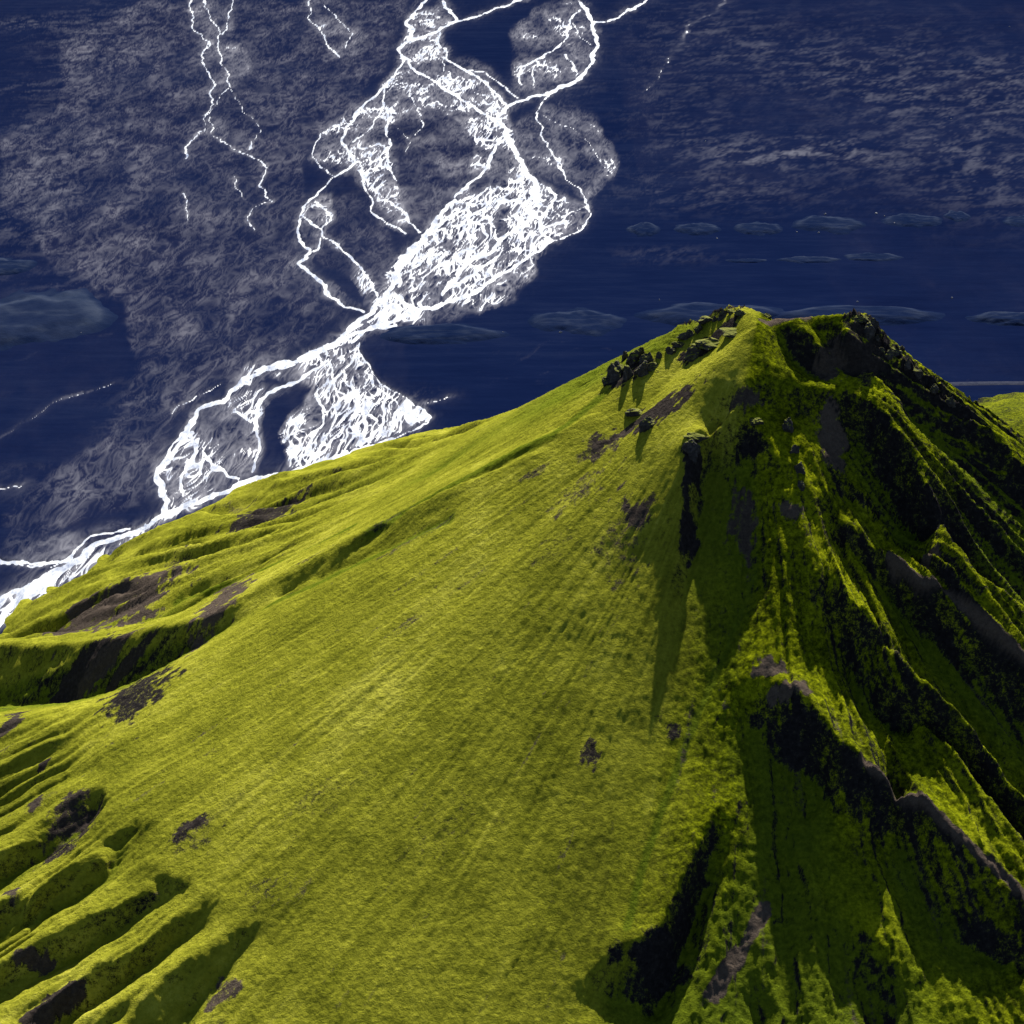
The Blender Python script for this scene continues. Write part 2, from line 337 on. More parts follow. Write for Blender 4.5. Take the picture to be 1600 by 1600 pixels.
GX0, GX1, GY0, GY1 = -520., 560., 430., 1640.
def membrane():
    lev = [32, 16, 8, 4, 2]; O = None
    P = []
    for pts, off, uf in FEAT:
        p = np.array(pts, float); 
        if p.shape[1] == 3:                         # photo pixel and distance given: height follows from the ray
            a, sl_ = rays(p[:, 0], p[:, 1]); y = SY+p[:, 2]
            w3 = np.stack([a*y, y, CAM_Z+sl_*y-base(a*y, y)], 1)
        else: w3 = on_base(p[:, 0], p[:, 1], off*uf); w3[:, 2] += off*(1-uf)
        off = w3[:, 2]; w3 = w3[:, :2]
        if uf < 1:                                  # run the gully or tongue on out of the picture
            e = 0 if p[0, 0] < p[-1, 0] else -1
            if p[e, 0] < 40:
                v = w3[e]-w3[e+1 if e == 0 else e-1]; q = w3[e]+v/np.hypot(*v)*90
                w3 = np.vstack([q, w3]) if e == 0 else np.vstack([w3, q]); off = np.concatenate([off[:1], off]) if e == 0 else np.concatenate([off, off[-1:]])
        pts = w3
        n = np.hypot(*np.diff(w3, axis=0).T).sum(); t = np.linspace(0, len(pts)-1, max(int(n/.9), 8))
        x = np.interp(t, range(len(pts)), w3[:, 0]); y = np.interp(t, range(len(pts)), w3[:, 1]); o = np.interp(t, range(len(pts)), off)
        # drop jumps between slopes that the view makes neighbours
        wob = 1.6; x = x+wob*fbm(x/17, y/17, 3, 5); y = y+wob*fbm(x/17+9, y/17, 3, 6)
        P.append(np.stack([x, y, o]))
    P = np.concatenate(P, 1)
    for st in lev:
        nx = int((GX1-GX0)/st)+1; ny = int((GY1-GY0)/st)+1
        ix = np.round((P[0]-GX0)/st).astype(int); iy = np.round((P[1]-GY0)/st).astype(int)
        k = (ix > 0) & (ix < nx-1) & (iy > 0) & (iy < ny-1)
        S = np.zeros((ny, nx)); N = np.zeros((ny, nx))
        np.add.at(S, (iy[k], ix[k]), P[2][k]); np.add.at(N, (iy[k], ix[k]), 1)
        msk = N > 0; V = np.where(msk, S/np.maximum(N, 1), 0)
        if O is None: O = np.zeros((ny, nx))
        else:
            yy = np.clip(np.arange(ny)*st/pst, 0, O.shape[0]-1.001); xx = np.clip(np.arange(nx)*st/pst, 0, O.shape[1]-1.001)
            y0 = yy.astype(int); x0 = xx.astype(int); fy = (yy-y0)[:, None]; fx = (xx-x0)[None]
            O = (O[y0][:, x0]*(1-fx)+O[y0][:, x0+1]*fx)*(1-fy)+(O[y0+1][:, x0]*(1-fx)+O[y0+1][:, x0+1]*fx)*fy
        for it in range(400 if st > 4 else 150):
            O[msk] = V[msk]
            A = O.copy()
            A[1:-1, 1:-1] = .25*(O[:-2, 1:-1]+O[2:, 1:-1]+O[1:-1, :-2]+O[1:-1, 2:])*.9985
            A[0] = A[-1] = 0; A[:, 0] = A[:, -1] = 0
            O = A
        O[msk] = V[msk]; pst = st
    B = O.copy(); B[1:-1, 1:-1] = .4*O[1:-1, 1:-1]+.6/8*(O[:-2, 1:-1]+O[2:, 1:-1]+O[1:-1, :-2]+O[1:-1, 2:]+O[:-2, :-2]+O[2:, 2:]+O[:-2, 2:]+O[2:, :-2])
    return B
OFF = membrane()
def offset(X, Y):
    fx = np.clip((X-GX0)/2, 0, OFF.shape[1]-1.001); fy = np.clip((Y-GY0)/2, 0, OFF.shape[0]-1.001)
    x0 = fx.astype(int); y0 = fy.astype(int); fx = fx-x0; fy = fy-y0
    return (OFF[y0, x0]*(1-fx)+OFF[y0, x0+1]*fx)*(1-fy)+(OFF[y0+1, x0]*(1-fx)+OFF[y0+1, x0+1]*fx)*fy

def _rim(l):
    a, s_ = rays([p[0] for p in l], [p[1] for p in l]); y = SY+np.array([p[2] for p in l], float); return np.stack([a*y, y], 1)
RIM_A = _rim([(940, 598, 66), (985, 562, 56), (1040, 545, 50), (1090, 512, 42), (1120, 492, 36), (1165, 486, 30)])
RIM_B = _rim([(1330, 494, 14), (1364, 512, 12), (1380, 545, 8), (1400, 553, 8), (1446, 595, 3), (1506, 645, -4)])
# spots of bare ash or rock in the moss, some dark ones painted to deepen shade: (px, py, rx, ry, strength) and grass-green lines
def height(X, Y):
    wa = np.where(X > -60, 1.5, 3.2); wx = X+wa*fbm(X/15, Y/15, 4, 31); wy = Y+wa*fbm(X/15, Y/15, 4, 37)
    O = offset(wx, wy); H = base(X, Y)+O
    dx, dy = X-SX, Y-SY; r = np.hypot(dx, dy); az = np.arctan2(dx, dy)
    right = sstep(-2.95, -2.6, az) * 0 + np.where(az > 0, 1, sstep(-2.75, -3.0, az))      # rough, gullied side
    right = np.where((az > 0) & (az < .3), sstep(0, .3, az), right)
    rough = np.clip(right*.9+sstep(2.5, 9, np.abs(O))*.7, 0.0, 1.0)
    # downslope flutes: noise stretched along the fall line
    fl = fbm(az*26, r/70, 4, 71); fl2 = ridged(az*60, r/55, 3, 77)
    H = H+rough*(1.7*fl+.6*(fl2-.4))*sstep(8, 60, r)
    H = H+(1-rough)*(.9*fbm(X/24, Y/24, 4, 81)+.5*fbm(az*40, r/60, 3, 82))*sstep(20, 90, r)+(1-rough)*.30*fbm(az*75, r/160, 3, 83)*sstep(20, 120, r)
    rill = sstep(.05, 0, np.abs(perlin(az*17+.6*fbm(X/70, Y/70, 3, 85), r/420, 86)))+.6*sstep(.06, 0, np.abs(perlin(az*34, r/300, 87)))
    H = H-(1-rough)*.26*rill*sstep(90, 200, r)*(.5+.5*sstep(-.2, .3, fbm(X/90, Y/90, 2, 88)))
    # knife-edged ribs and gullies fanning down the right side
    az2 = np.where(az < -1.6, az+2*np.pi, az)
    rb = sstep(.3, .9, az2)*sstep(3.42, 3.12, az2)*(1-.45*sstep(2.7, 3.0, az2))*sstep(35, 110, r)
    aq = az2+.035*fbm(X/30, Y/30, 3, 151)
    H = H+rb*(7.5*(.22-np.abs(perlin(aq*13+.4, r/260, 153)))+3.6*(.22-np.abs(perlin(aq*31, r/150, 155)))+1.5*(.22-np.abs(perlin(aq*67, r/80, 157))))
    # folds that run down the left foot, rounded tongues with sharp creases
    ft = sstep(-1.45, -1.05, az)*sstep(-.15, -.4, az)*sstep(170, 330, r); lw = sstep(-2.45, -2.2, az)*sstep(-1.45, -1.75, az)*sstep(300, 360, r)
    aw = az+.05*fbm(X/60, Y/60, 3, 101)
    H = H+ft*(20*(np.abs(perlin(aw*9, r/330, 103))-.25)+9*(np.abs(perlin(aw*21+.3, r/240, 105))-.25)+2.2*(np.abs(perlin(aw*47, r/130, 106))-.25))
    H = H+lw*(8*(np.abs(perlin(aw*26, r/160, 107))-.25)+2*(np.abs(perlin(aw*60, r/90, 108))-.25))
    cd = np.minimum(seg_dist(X, Y, RIM_A, 1, 40)[0], seg_dist(X, Y, RIM_B, 1, 40)[0])
    H = H+np.exp(-(cd/6.5)**2)*(6.5*np.clip(ridged(X/8, Y/8, 4, 109, .75)-.30, 0, 1)+.8*fbm(X/2.5, Y/2.5, 2, 110))
    # hummocks of moss and broken rock
    H = H+rough*(1.0*fbm(X/11, Y/11, 4, 91, .55)+.75*fbm(X/4.4, Y/4.4, 3, 95, .65))+.42*fbm(X/3.4, Y/3.4, 3, 97, .6)+.55*fbm(X/42, Y/42, 3, 99)
    global rightside; rightside = right
    return H, O, rough, r, az
def hit(px, py):
    a, s_ = rays(px, py); ys = np.arange(520, 1300, .6); z = CAM_Z+s_*ys
    H = height(a*ys, ys)[0]; k = np.nonzero(z < H)[0]
    if len(k): j = k[0]
    else: j = int(np.argmin(z-H))
    return float(a*ys[j]), float(ys[j]), float(min(H[j], z[j]+2))
def build_mountain():
    us = np.linspace(-.40, .46, 960)
    y1 = np.exp(np.linspace(math.log(520), math.log(1010), 560)); y2 = np.exp(np.linspace(math.log(1010), math.log(1640), 190))[1:]
    Y1 = np.concatenate([y1, y2])
    Y = np.repeat(Y1[:, None], len(us), 1); X = us[None]*Y
    H, O, rough, r, az = height(X, Y)
    # slope
    gx = np.gradient(H, axis=1)/np.gradient(X, axis=1); gy = (np.gradient(H, axis=0)-gx*np.gradient(X, axis=0))/np.gradient(Y, axis=0)
    sl = np.hypot(gx, gy); rs = rightside
    n1 = fbm(X/26, Y/26, 5, 111, .6); st = fbm(az*30, r/110, 4, 121, .6); n2 = fbm(X/6, Y/6, 4, 131, .6)
    moss = 1.0-.75*sstep(.80, 1.6, sl+.45*n1)*np.maximum(rough, .5)-.5*sstep(.1, .6, st)*rough+.6*n1*rough+.3*n2
    moss = moss-.5*sstep(.18, .6, st+.4*n1)*(1-rough)-.25*sstep(.2, .6, n2+.4*n1)*(1-rough)
    soil = sstep(-.1, .3, st+.4*n1)*sstep(1.2, .6, sl)
    grass = np.clip(sstep(-2.5, -9, O)*.8+sstep(.1, .5, n1)*.25*rough, 0, 1)
    cd = np.minimum(seg_dist(X, Y, RIM_A, 1, 40)[0], seg_dist(X, Y, RIM_B, 1, 40)[0]); moss = moss-.9*np.exp(-(cd/5.5)**2)*sstep(-.2, .3, n2+.4*n1+.25)
    for (px, py, rx, ry, amt, so_) in PATCH:
        c = hit(px, py); ax = rx*.000312*math.hypot(c[1], CAM_Z-c[2]); k = min(max(abs(hit(px, py-ry)[1]-hit(px, py+ry)[1])/2, ax*.3), ax*2.5)
        d = np.hypot((X-c[0])/ax, (Y-c[1])/k)+1.3*n1+.9*n2+.9*st
        f = sstep(1.2, .45, d)*amt; moss = moss-f; soil = np.where(f > .2, so_, soil)
    for pts, wd, kind in LINES:
        p = np.array([hit(*q)[:2] for q in pts])
        d, _ = seg_dist(X, Y, p, 1, 40)
        f = sstep(wd, wd*.4, d+n2*wd*.5)
        if kind == 'soil': moss = moss-1.1*f; soil = np.maximum(soil, f)
        else: grass = np.maximum(grass, f*.9)
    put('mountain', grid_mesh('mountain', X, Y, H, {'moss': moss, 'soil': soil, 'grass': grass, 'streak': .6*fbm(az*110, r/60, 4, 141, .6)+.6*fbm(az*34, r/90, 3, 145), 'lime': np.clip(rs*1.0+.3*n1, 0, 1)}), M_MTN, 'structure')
PATCH = [(1030, 1500, 60, 45, .6, 0), (990, 580, 45, 14, 1.1, .1), (1110, 538, 50, 9, 1.1, .1), (1082, 720, 16, 40, 1.0, .1), (1075, 820, 16, 60, .9, .1), (410, 812, 60, 12, .9, .2), (150, 955, 90, 26, 1, .7), (120, 1060, 90, 32, .9, .2), (210, 1080, 50, 16, .8, .1), (920, 760, 50, 30, .45, .7), (980, 840, 40, 60, .45, .7), (860, 860, 40, 30, .3, .5), (300, 1310, 40, 40, .4, .3), (420, 1390, 50, 30, .35, .3), (500, 1250, 60, 40, .25, .3), (700, 1300, 60, 60, .25, .3), (1160, 620, 30, 20, .6, .6), (1340, 560, 30, 40, .6, .2), (1240, 795, 25, 20, 1, 1), (1160, 830, 22, 60, .7, .7), (1200, 1040, 28, 14, .9, 1), (1230, 1075, 30, 12, .9, 1), (1030, 640, 60, 14, 1.2, .3),  # dark rock spots on shaded walls and hollows also paint in shade
         (1130, 1100, 12, 45, .7, 1), (920, 1180, 16, 22, .8, .3), (1060, 1140, 28, 18, .8, .2), (1300, 690, 20, 40, .8, 1), (1445, 882, 14, 10, .8, 1),
         (1300, 575, 22, 22, 1, .6), (220, 925, 80, 28, 1.2, .8), (340, 940, 40, 18, 1, 1), (170, 1030, 60, 20, 1, .6), (205, 1030, 45, 14, .7, .3),
         (15, 1125, 22, 12, 1.1, .5), (110, 1290, 40, 40, .8, .4), (60, 1250, 30, 12, .9, .5), (50, 1500, 40, 20, 1, .6), (60, 1580, 40, 25, 1, .5), (100, 1550, 30, 18, 1, .4), (20, 1395, 18, 8, 1, .6),
         (70, 1190, 9, 8, 1.2, .3), (340, 1560, 30, 20, .8, .9), (300, 1290, 30, 20, .6, .3), (1000, 800, 30, 30, .5, .5), (940, 700, 40, 18, .6, .6), (830, 740, 30, 10, .5, .6)]
LINES = [([(1389, 867), (1436, 905), (1483, 928), (1530, 970), (1600, 1024), (1680, 1090)], 2.4, 'soil'), ([(1350, 1190), (1440, 1245), (1530, 1335), (1600, 1400), (1680, 1460)], 2.8, 'soil'),
         ([(1195, 505), (1225, 498), (1260, 495)], 4, 'soil'), (C7([(740, 1000), (640, 1180), (560, 1300)]), 4, 'soil'),
         ([(1178, 900), (1135, 1020), (1085, 1130), (1040, 1250), (1000, 1370), (980, 1450)], 2.5, 'grass'), ([(940, 620), (860, 680), (700, 760), (580, 830)], 5, 'grass'),
         (C4([(640, 1010), (960, 880), (1250, 740)]), 6, 'grass'), (C4([(960, 1020), (1280, 870), (1600, 720)]), 5, 'grass')]
build_mountain()

# ---------------------------------------------------------------- plain with the braided river
def G(pts): x, y = ground([p[0] for p in pts], [p[1] for p in pts]); return np.stack([x, y], 1)
def K2(l): return [(400+x*.375, y*.375) for x, y in l]
def K1(l): return [(x*.34375, y*.34375) for x, y in l]
CH = [  # (pixels, width in photo pixels, strength)
 (K2([(700, 0), (640, 90), (640, 170), (600, 210), (620, 250)]), 10, 1), (K2([(780, 0), (830, 90), (740, 140), (640, 170)]), 9, 1),
 (K2([(620, 250), (600, 280), (560, 350), (490, 400), (420, 460), (380, 540), (360, 590), (400, 660), (390, 720), (290, 780), (220, 830), (190, 900), (165, 970), (170, 1010), (200, 1050), (175, 1100), (230, 1150), (320, 1230), (410, 1310)]), 6.5, 1),
 (K2([(195, 900), (240, 930), (280, 960), (290, 990), (380, 1050), (430, 1110), (470, 1190), (490, 1230)]), 7, 1),
 (K2([(400, 500), (260, 560), (235, 640), (270, 700), (330, 745)]), 4, .9), (K2([(280, 985), (240, 1040), (210, 1060)]), 3.5, .9), (K2([(250, 830), (310, 860), (320, 920), (280, 960)]), 3, .8),
 (K2([(620, 240), (700, 310), (760, 360), (880, 430), (960, 470), (1015, 500)]), 7, 1), (K2([(1015, 490), (1050, 560), (1080, 620), (1110, 700), (1150, 760), (1190, 870)]), 15, 1),
 (K2([(1150, 760), (1250, 820), (1240, 870), (1190, 930), (1190, 970), (1240, 1000)]), 6, 1),
 (K2([(740, 140), (830, 95), (940, 60), (1040, 20), (1110, 0)]), 8, 1), (K2([(765, 140), (785, 240), (870, 290), (950, 340), (1020, 400), (1035, 440)]), 6, 1), (K2([(870, 290), (960, 310), (1040, 360), (1090, 410)]), 5, 1),
 (K2([(1350, 0), (1400, 80), (1420, 190), (1390, 260), (1330, 330), (1260, 375), (1180, 400), (1080, 430), (1030, 460), (1015, 490)]), 10, 1), (K2([(1640, -10), (1500, 70), (1405, 97)]), 7, 1),
 (K2([(1350, 40), (1310, 90), (1280, 170), (1230, 220), (1170, 250), (1110, 285), (1085, 330), (1110, 360)]), 5, 1), (K2([(1285, 230), (1320, 300)]), 5, 1), (K2([(1320, 100), (1340, 160), (1410, 200)]), 3.5, .9), (K2([(1180, 250), (1150, 310), (1160, 370)]), 3, .9),
 (K2([(1215, 400), (1170, 470), (1200, 570), (1260, 680), (1300, 740)]), 4.5, .9), (K2([(1175, 470), (1300, 530), (1400, 600), (1430, 680), (1470, 720)]), 2.5, .75), (K2([(1300, 740), (1380, 830), (1390, 900), (1340, 950), (1240, 1000)]), 4, .95),
 (K2([(1015, 580), (960, 680), (890, 770), (800, 860), (740, 950), (650, 1030), (590, 1100), (600, 1200)]), 9, 1), (K2([(970, 790), (860, 880), (800, 920), (700, 990)]), 6, 1), (K2([(690, 1000), (620, 1090), (580, 1180)]), 22, 1),
 (K2([(430, 700), (490, 780), (560, 830), (630, 900), (680, 975)]), 5, 1), (K2([(440, 750), (480, 850), (460, 885), (530, 940), (610, 980)]), 5, 1),
 (K2([(1130, 900), (1100, 940), (1000, 1020), (950, 1050), (880, 1090), (830, 1150), (790, 1220)]), 12, 1), (K2([(1240, 1000), (1160, 1060), (1050, 1130), (960, 1190), (850, 1240), (700, 1290), (600, 1320), (480, 1370), (400, 1430)]), 11, 1), (K2([(900, 900), (880, 990), (930, 1050)]), 4.5, 1),
 (K2([(620, 1090), (590, 1180), (500, 1260), (420, 1340), (330, 1430), (240, 1475), (100, 1500), (0, 1535)]), 14, 1), (K2([(640, 1280), (600, 1240)]), 12, 1), (K2([(1000, 1060), (900, 1150), (800, 1200)]), 8, 1), (K2([(590, 520), (650, 580), (620, 640)]), 2.5, .8), (K2([(640, 400), (690, 470), (690, 520), (660, 560)]), 3, .8),
 (K2([(540, 380), (530, 470), (470, 540), (420, 590)]), 5, .9), (K2([(560, 480), (560, 600), (530, 690), (580, 745)]), 5, .9), (K2([(700, 210), (770, 250), (820, 330), (900, 380), (1000, 400)]), 3, .9),
 (C4([(1400, 20), (1250, 60), (1150, 120), (950, 170), (870, 210), (820, 290), (720, 330), (680, 400), (640, 480), (570, 540), (590, 600), (600, 680)]), 13, 1),
 (C4([(1180, 150), (1050, 220), (960, 250), (920, 320), (920, 430), (915, 535)]), 8, 1), (C4([(1290, 90), (1330, 200), (1450, 270), (1560, 350), (1480, 400), (1400, 430)]), 5, .8),
 (C4([(1400, 430), (1100, 520), (960, 550), (820, 590), (700, 650), (600, 700), (500, 760), (320, 830), (200, 920), (60, 1020), (-40, 1110)]), 16, 1), (C4([(330, 830), (200, 910), (0, 1010), (-60, 1040)]), 22, 1), (C4([(-30, 878), (100, 862), (200, 855), (260, 850)]), 9, 1), (C4([(-30, 870), (60, 880), (180, 866)]), 5, 1),
 (C4([(690, 410), (700, 480), (660, 560), (650, 620)]), 7, 1), (C4([(720, 480), (780, 540), (850, 565)]), 6, 1), (C4([(1130, 230), (1150, 330), (1100, 430), (1050, 510)]), 5, .9), (C4([(1230, 200), (1270, 300), (1350, 350), (1330, 420)]), 6, .9), (C4([(1300, 200), (1420, 300), (1450, 370)]), 5, .9), (C4([(0, 605), (80, 590)]), 3, .9), (C4([(-20, 440), (60, 380), (200, 300), (390, 235)]), 2.2, .62), (C4([(1640, 285), (1530, 300)]), 2, .9),
 (C4([(590, 540), (620, 470), (700, 400)]), 9, 1), (C4([(200, 880), (330, 790), (480, 745)]), 6, .9), (C4([(1180, 160), (1200, 260), (1190, 340), (1120, 470)]), 4, .9), (C4([(620, 330), (700, 290), (780, 240)]), 3, .8),
 (K1([(870, -10), (880, 80), (870, 130), (950, 200), (915, 240), (940, 290), (980, 390), (950, 420), (960, 470), (930, 520)]), 3.6, .95), (K1([(930, -10), (960, 60), (990, 150), (995, 230), (1030, 310), (1050, 390), (1000, 430)]), 3.2, .9), (K1([(1060, -10), (1040, 70), (1030, 140), (990, 160)]), 3, .9),
 (K1([(1000, 430), (940, 520), (930, 570), (840, 670), (830, 740)]), 3, .85), (K1([(960, 530), (960, 620), (1060, 660), (1130, 690), (1200, 780), (1205, 810)]), 3, .85), (K1([(1205, 810), (1190, 850), (1230, 910), (1160, 950), (1130, 990), (1150, 1050)]), 4, .9), (K1([(830, 870), (860, 960), (850, 1010)]), 2.8, .8), (K1([(1050, 800), (1115, 900)]), 2, .8),
 (K1([(1410, -10), (1400, 80), (1450, 130), (1500, 220), (1540, 260)]), 4, .85), (K1([(1470, 20), (1540, 100), (1600, 160), (1560, 220)]), 3, .8), (K1([(1050, 400), (1110, 500), (1180, 600), (1150, 670)]), 2, .75),
 ([(1135, -5), (1115, 20), (1075, 40), (1065, 65), (1040, 100), (1025, 130), (1000, 145)], 2.2, .58),
]
ZONES = [([(1250, 300), (1700, 300), (1700, 640), (1350, 600)], 0, 0, .16), ([(-60, 540), (200, 560), (180, 700), (-60, 850)], 0, 0, .30),([(960, 60), (1100, -20), (1700, -20), (1700, 330), (1450, 330), (1200, 320), (1000, 290), (980, 180)], 0, .0, .30), ([(-50, 0), (640, 0), (640, 700), (-50, 900)], 0, 0, .25),  # (pixels, thread density, silt, brown)
 (K2([(640, 60), (760, 20), (830, 90), (780, 140), (800, 250), (1030, 380), (1050, 480), (1150, 760), (1250, 800), (1390, 870), (1380, 930), (1240, 1000), (1160, 1060), (1170, 1120), (1060, 1250), (900, 1320), (600, 1340), (400, 1440), (300, 1470), (480, 1260), (560, 1100), (680, 990), (830, 820), (900, 640), (880, 540), (760, 470), (620, 400), (560, 600), (580, 740), (660, 940), (560, 960), (440, 760), (380, 600), (420, 470), (560, 340), (600, 220)]), .55, .50, .6),
 (K2([(560, 1110), (740, 930), (960, 760), (1180, 800), (1230, 1000), (1050, 1140), (870, 1240), (560, 1330), (460, 1330)]), .85, .55, .3),
 (K2([(220, 830), (330, 800), (330, 900), (300, 1000), (440, 1090), (490, 1220), (440, 1230), (360, 1060), (260, 1000), (180, 1010), (170, 930)]), .45, .4, .5),
 (K2([(250, 560), (400, 480), (560, 330), (600, 400), (560, 560), (590, 740), (470, 760), (380, 680), (290, 720), (235, 640)]), .5, .35, .5),
 (C4([(1290, 90), (1330, 200), (1450, 270), (1560, 350), (1300, 450), (1030, 530), (1010, 400), (1100, 250), (1180, 150)]), .85, .6, .3),
 (C4([(830, 280), (950, 230), (940, 540), (620, 690), (560, 550), (650, 450), (690, 330)]), .45, .35, .7), (C4([(1100, 120), (1300, 90), (1280, 200), (1130, 260), (960, 200)]), .7, .5, .3),
 (C4([(0, 990), (220, 890), (480, 740), (700, 640), (720, 660), (400, 860), (200, 960), (0, 1110)]), .9, .6, .3), (C4([(0, 780), (300, 760), (600, 690), (240, 860), (0, 870)]), .05, .35, .6),
 (K2([(1060, 140), (1180, 30), (1330, 0), (1420, 80), (1420, 200), (1330, 330), (1160, 390), (1060, 380), (1080, 250)]), .30, .32, .6), (K2([(1170, 470), (1280, 420), (1400, 480), (1490, 620), (1480, 740), (1390, 840), (1290, 790), (1180, 740), (1080, 600), (1060, 540)]), .2, .34, .7),
 (K2([(800, 240), (900, 245), (1030, 330), (950, 350), (860, 290)]), .1, .45, .6),
 (K1([(880, 0), (1080, 0), (1060, 150), (1150, 320), (1050, 420), (1020, 620), (920, 600), (960, 400), (880, 150)]), .22, .18, .7), (K1([(1400, 0), (1560, 0), (1700, 200), (1540, 300), (1450, 160)]), .15, .15, .6),
 ([(100, 60), (220, 0), (640, 0), (600, 110), (540, 170), (480, 240), (460, 420), (540, 500), (400, 580), (280, 650), (250, 760), (200, 800), (0, 850), (0, 800), (160, 690), (210, 570), (190, 480), (70, 400), (0, 310), (0, 220), (90, 170)], .0, .16, .95),
 ([(540, 150), (660, 150), (775, 230), (760, 330), (640, 370), (580, 340), (540, 250)], .06, .2, .9), ([(480, 330), (560, 300), (620, 400), (590, 450), (500, 420), (460, 370)], .0, .12, .8),
]
STREAK = [(1200, 240, 110, 22, .62), (1290, 235, 90, 18, .5), (1530, 265, 120, 55, .5), (1480, 170, 120, 45, .38), (1320, 110, 110, 35, .34), (1120, 60, 100, 50, .36), (1060, 180, 70, 60, .28), (1120, 300, 130, 24, .38), (1420, 90, 140, 60, .2), (1580, 130, 60, 40, .4), (1050, 400, 60, 10, .3),
          (150, 40, 70, 30, .45), (140, 100, 60, 35, .42), (60, 260, 70, 40, .4), (60, 190, 50, 30, .3), (150, 220, 22, 22, .4), (30, 330, 50, 60, .45), (85, 340, 30, 50, .3), (40, 38, 40, 8, .5), (40, 140, 30, 8, .5), (130, 440, 70, 24, .32), (100, 770, 60, 14, .4), (60, 740, 60, 10, .35), (230, 620, 40, 60, .3), (870, 140, 40, 14, .4), (640, 620, 40, 10, .35)]
def build_plain():
    us = np.concatenate([[-6, -3, -1.5, -.8, -.5], np.linspace(-.315, .075, 860), np.linspace(.0765, .315, 200), [.5, .8, 1.5, 3, 6]])
    sn = np.linspace(math.sin(R(34.5)), math.sin(R(11.0)), 640); yd = CAM_Z/np.tan(np.arcsin(sn))
    Y1 = np.concatenate([[-4000, -1000, 0, 500, 800], yd, np.array([1.1, 1.4, 2, 4, 9, 20])*yd[-1]])
    Y = np.repeat(Y1[:, None], len(us), 1); X = us[None]*np.maximum(Y, 900)
    # meander every traced line together
    wx = X+9*fbm(X/60, Y/120, 2, 201)+5*fbm(X/17, Y/36, 3, 205, .5); wy = Y+20*fbm(X/60+7, Y/120, 2, 211)+11*fbm(X/17, Y/36, 3, 215, .5)
    YS = .42
    core = np.zeros(X.shape); halo = np.zeros(X.shape)
    thick = 1+.75*fbm(X/22, Y/50, 4, 221)
    for pts, wd, s in CH:
        p = G(pts); m = wd*.40*.000312*np.mean(np.hypot(p[:, 1], CAM_Z))*1.0
        d, _ = seg_dist(wx, wy, p, YS, m*14+30)
        core = np.maximum(core, s*np.clip(1.5-d/(m*thick), 0, 1.5)); halo = np.maximum(halo, s*np.exp(-d/(m*3.2+2)))
    edge = fbm(X/30, Y/70, 3, 225)
    den = np.zeros(X.shape); silt = np.zeros(X.shape); brown = np.zeros(X.shape)
    for poly, d_, s_, b_ in ZONES:
        k = in_poly(wx, wy, G(poly)).astype(float)
        for _ in range(7):
            k[1:-1, 1:-1] = (k[1:-1, 1:-1]+k[:-2, 1:-1]+k[2:, 1:-1]+k[1:-1, :-2]+k[1:-1, 2:])/5
        k = k*np.clip(.85+.9*edge, 0, 1); den = np.maximum(den, d_*k); silt = np.maximum(silt, s_*k); brown = np.maximum(brown, b_*k)
    den = np.maximum(den, .42*np.clip(halo*1.35-.45, 0, 1)*np.clip(1+1.6*edge, 0, 1))
    # threads: zero lines of a strongly warped noise, four sizes
    fa, fb = G([(775, 206), (610, 470)]); fv = (fb-fa)/np.hypot(*(fb-fa))          # the river's general run
    al = X*fv[0]+Y*fv[1]; ac = X*fv[1]-Y*fv[0]
    ax = ac+13*fbm(ac/36, al/90, 3, 231); ay = al+30*fbm(ac/36, al/90, 3, 235)
    n0 = perlin(ax/26, ay/140, 241); n1 = perlin(ax/14, ay/82, 243); n2 = perlin(ax/7.5, ay/46, 247); n3 = perlin(ax/4.0, ay/24, 249)
    brk = .90+.5*fbm(ax/14, ay/30, 3, 252)
    th = brk*np.maximum.reduce([1-np.abs(n0)/.11, .97*(1-np.abs(n1)/.15), .95*(1-np.abs(n2)/.20), .82*(1-np.abs(n3)/.25)])
    patch = fbm(X/50, Y/110, 3, 251); fine = fbm(ax/5, ay/17, 3, 253)
    thr = np.clip(th, 0, 1)*np.clip(den*1.12+.75*patch*(den > .02), 0, 1.15)
    bx = ax+11*fbm(ax/19, ay/44, 3, 255); by = ay+26*fbm(ax/19+5, ay/44, 3, 257)
    lines = np.maximum.reduce([1-np.abs(perlin(bx/15, by/58, 262))/.22, .85*(1-np.abs(perlin(bx/7.5, by/27, 264))/.26), .7*(1-np.abs(perlin(bx/3.8, by/13, 266))/.3)])
    mar = .45*ridged(bx/15, by/44, 5, 261, .70)+.40*np.clip(lines, 0, 1)+.10                           # marbling of old dry channels
    core = core*np.clip(1.02+.65*fine+.35*n2, .08, 1.3)
    wet = np.maximum(core, thr*2.0)
    z = .75-1.1*np.clip(wet, 0, 1.5)+.10*mar
    sil = np.clip(halo*.07*(1+1.4*fine), 0, .5)+silt*np.clip(-.05+1.7*(mar-.30)+.4*patch, 0, 1.0)+1.2*np.clip(thr, 0, 1)+.25*sstep(.5, 1.0, wet)+.38*den*np.clip(lines, 0, 1)*(.6+.8*np.clip(patch+.3, 0, 1))
    bz = sstep(-.35, .25, patch+.5*fbm(X/160, Y/260, 2, 259))
    br = np.clip(brown*(.62+.7*(mar-.3)), 0, 1)*(.45+.55*bz)
    sil = sil+np.clip(brown-.32, 0, 1)*.27*sstep(.42, .80, mar+.2*patch)*(.3+.7*bz)
    sx_ = X+30*fbm(X/90, Y/120, 3, 273); sy_ = Y+50*fbm(X/90+3, Y/120, 3, 275)-.5*X; s1 = fbm(sx_/52, sy_/30, 6, 271, .72)
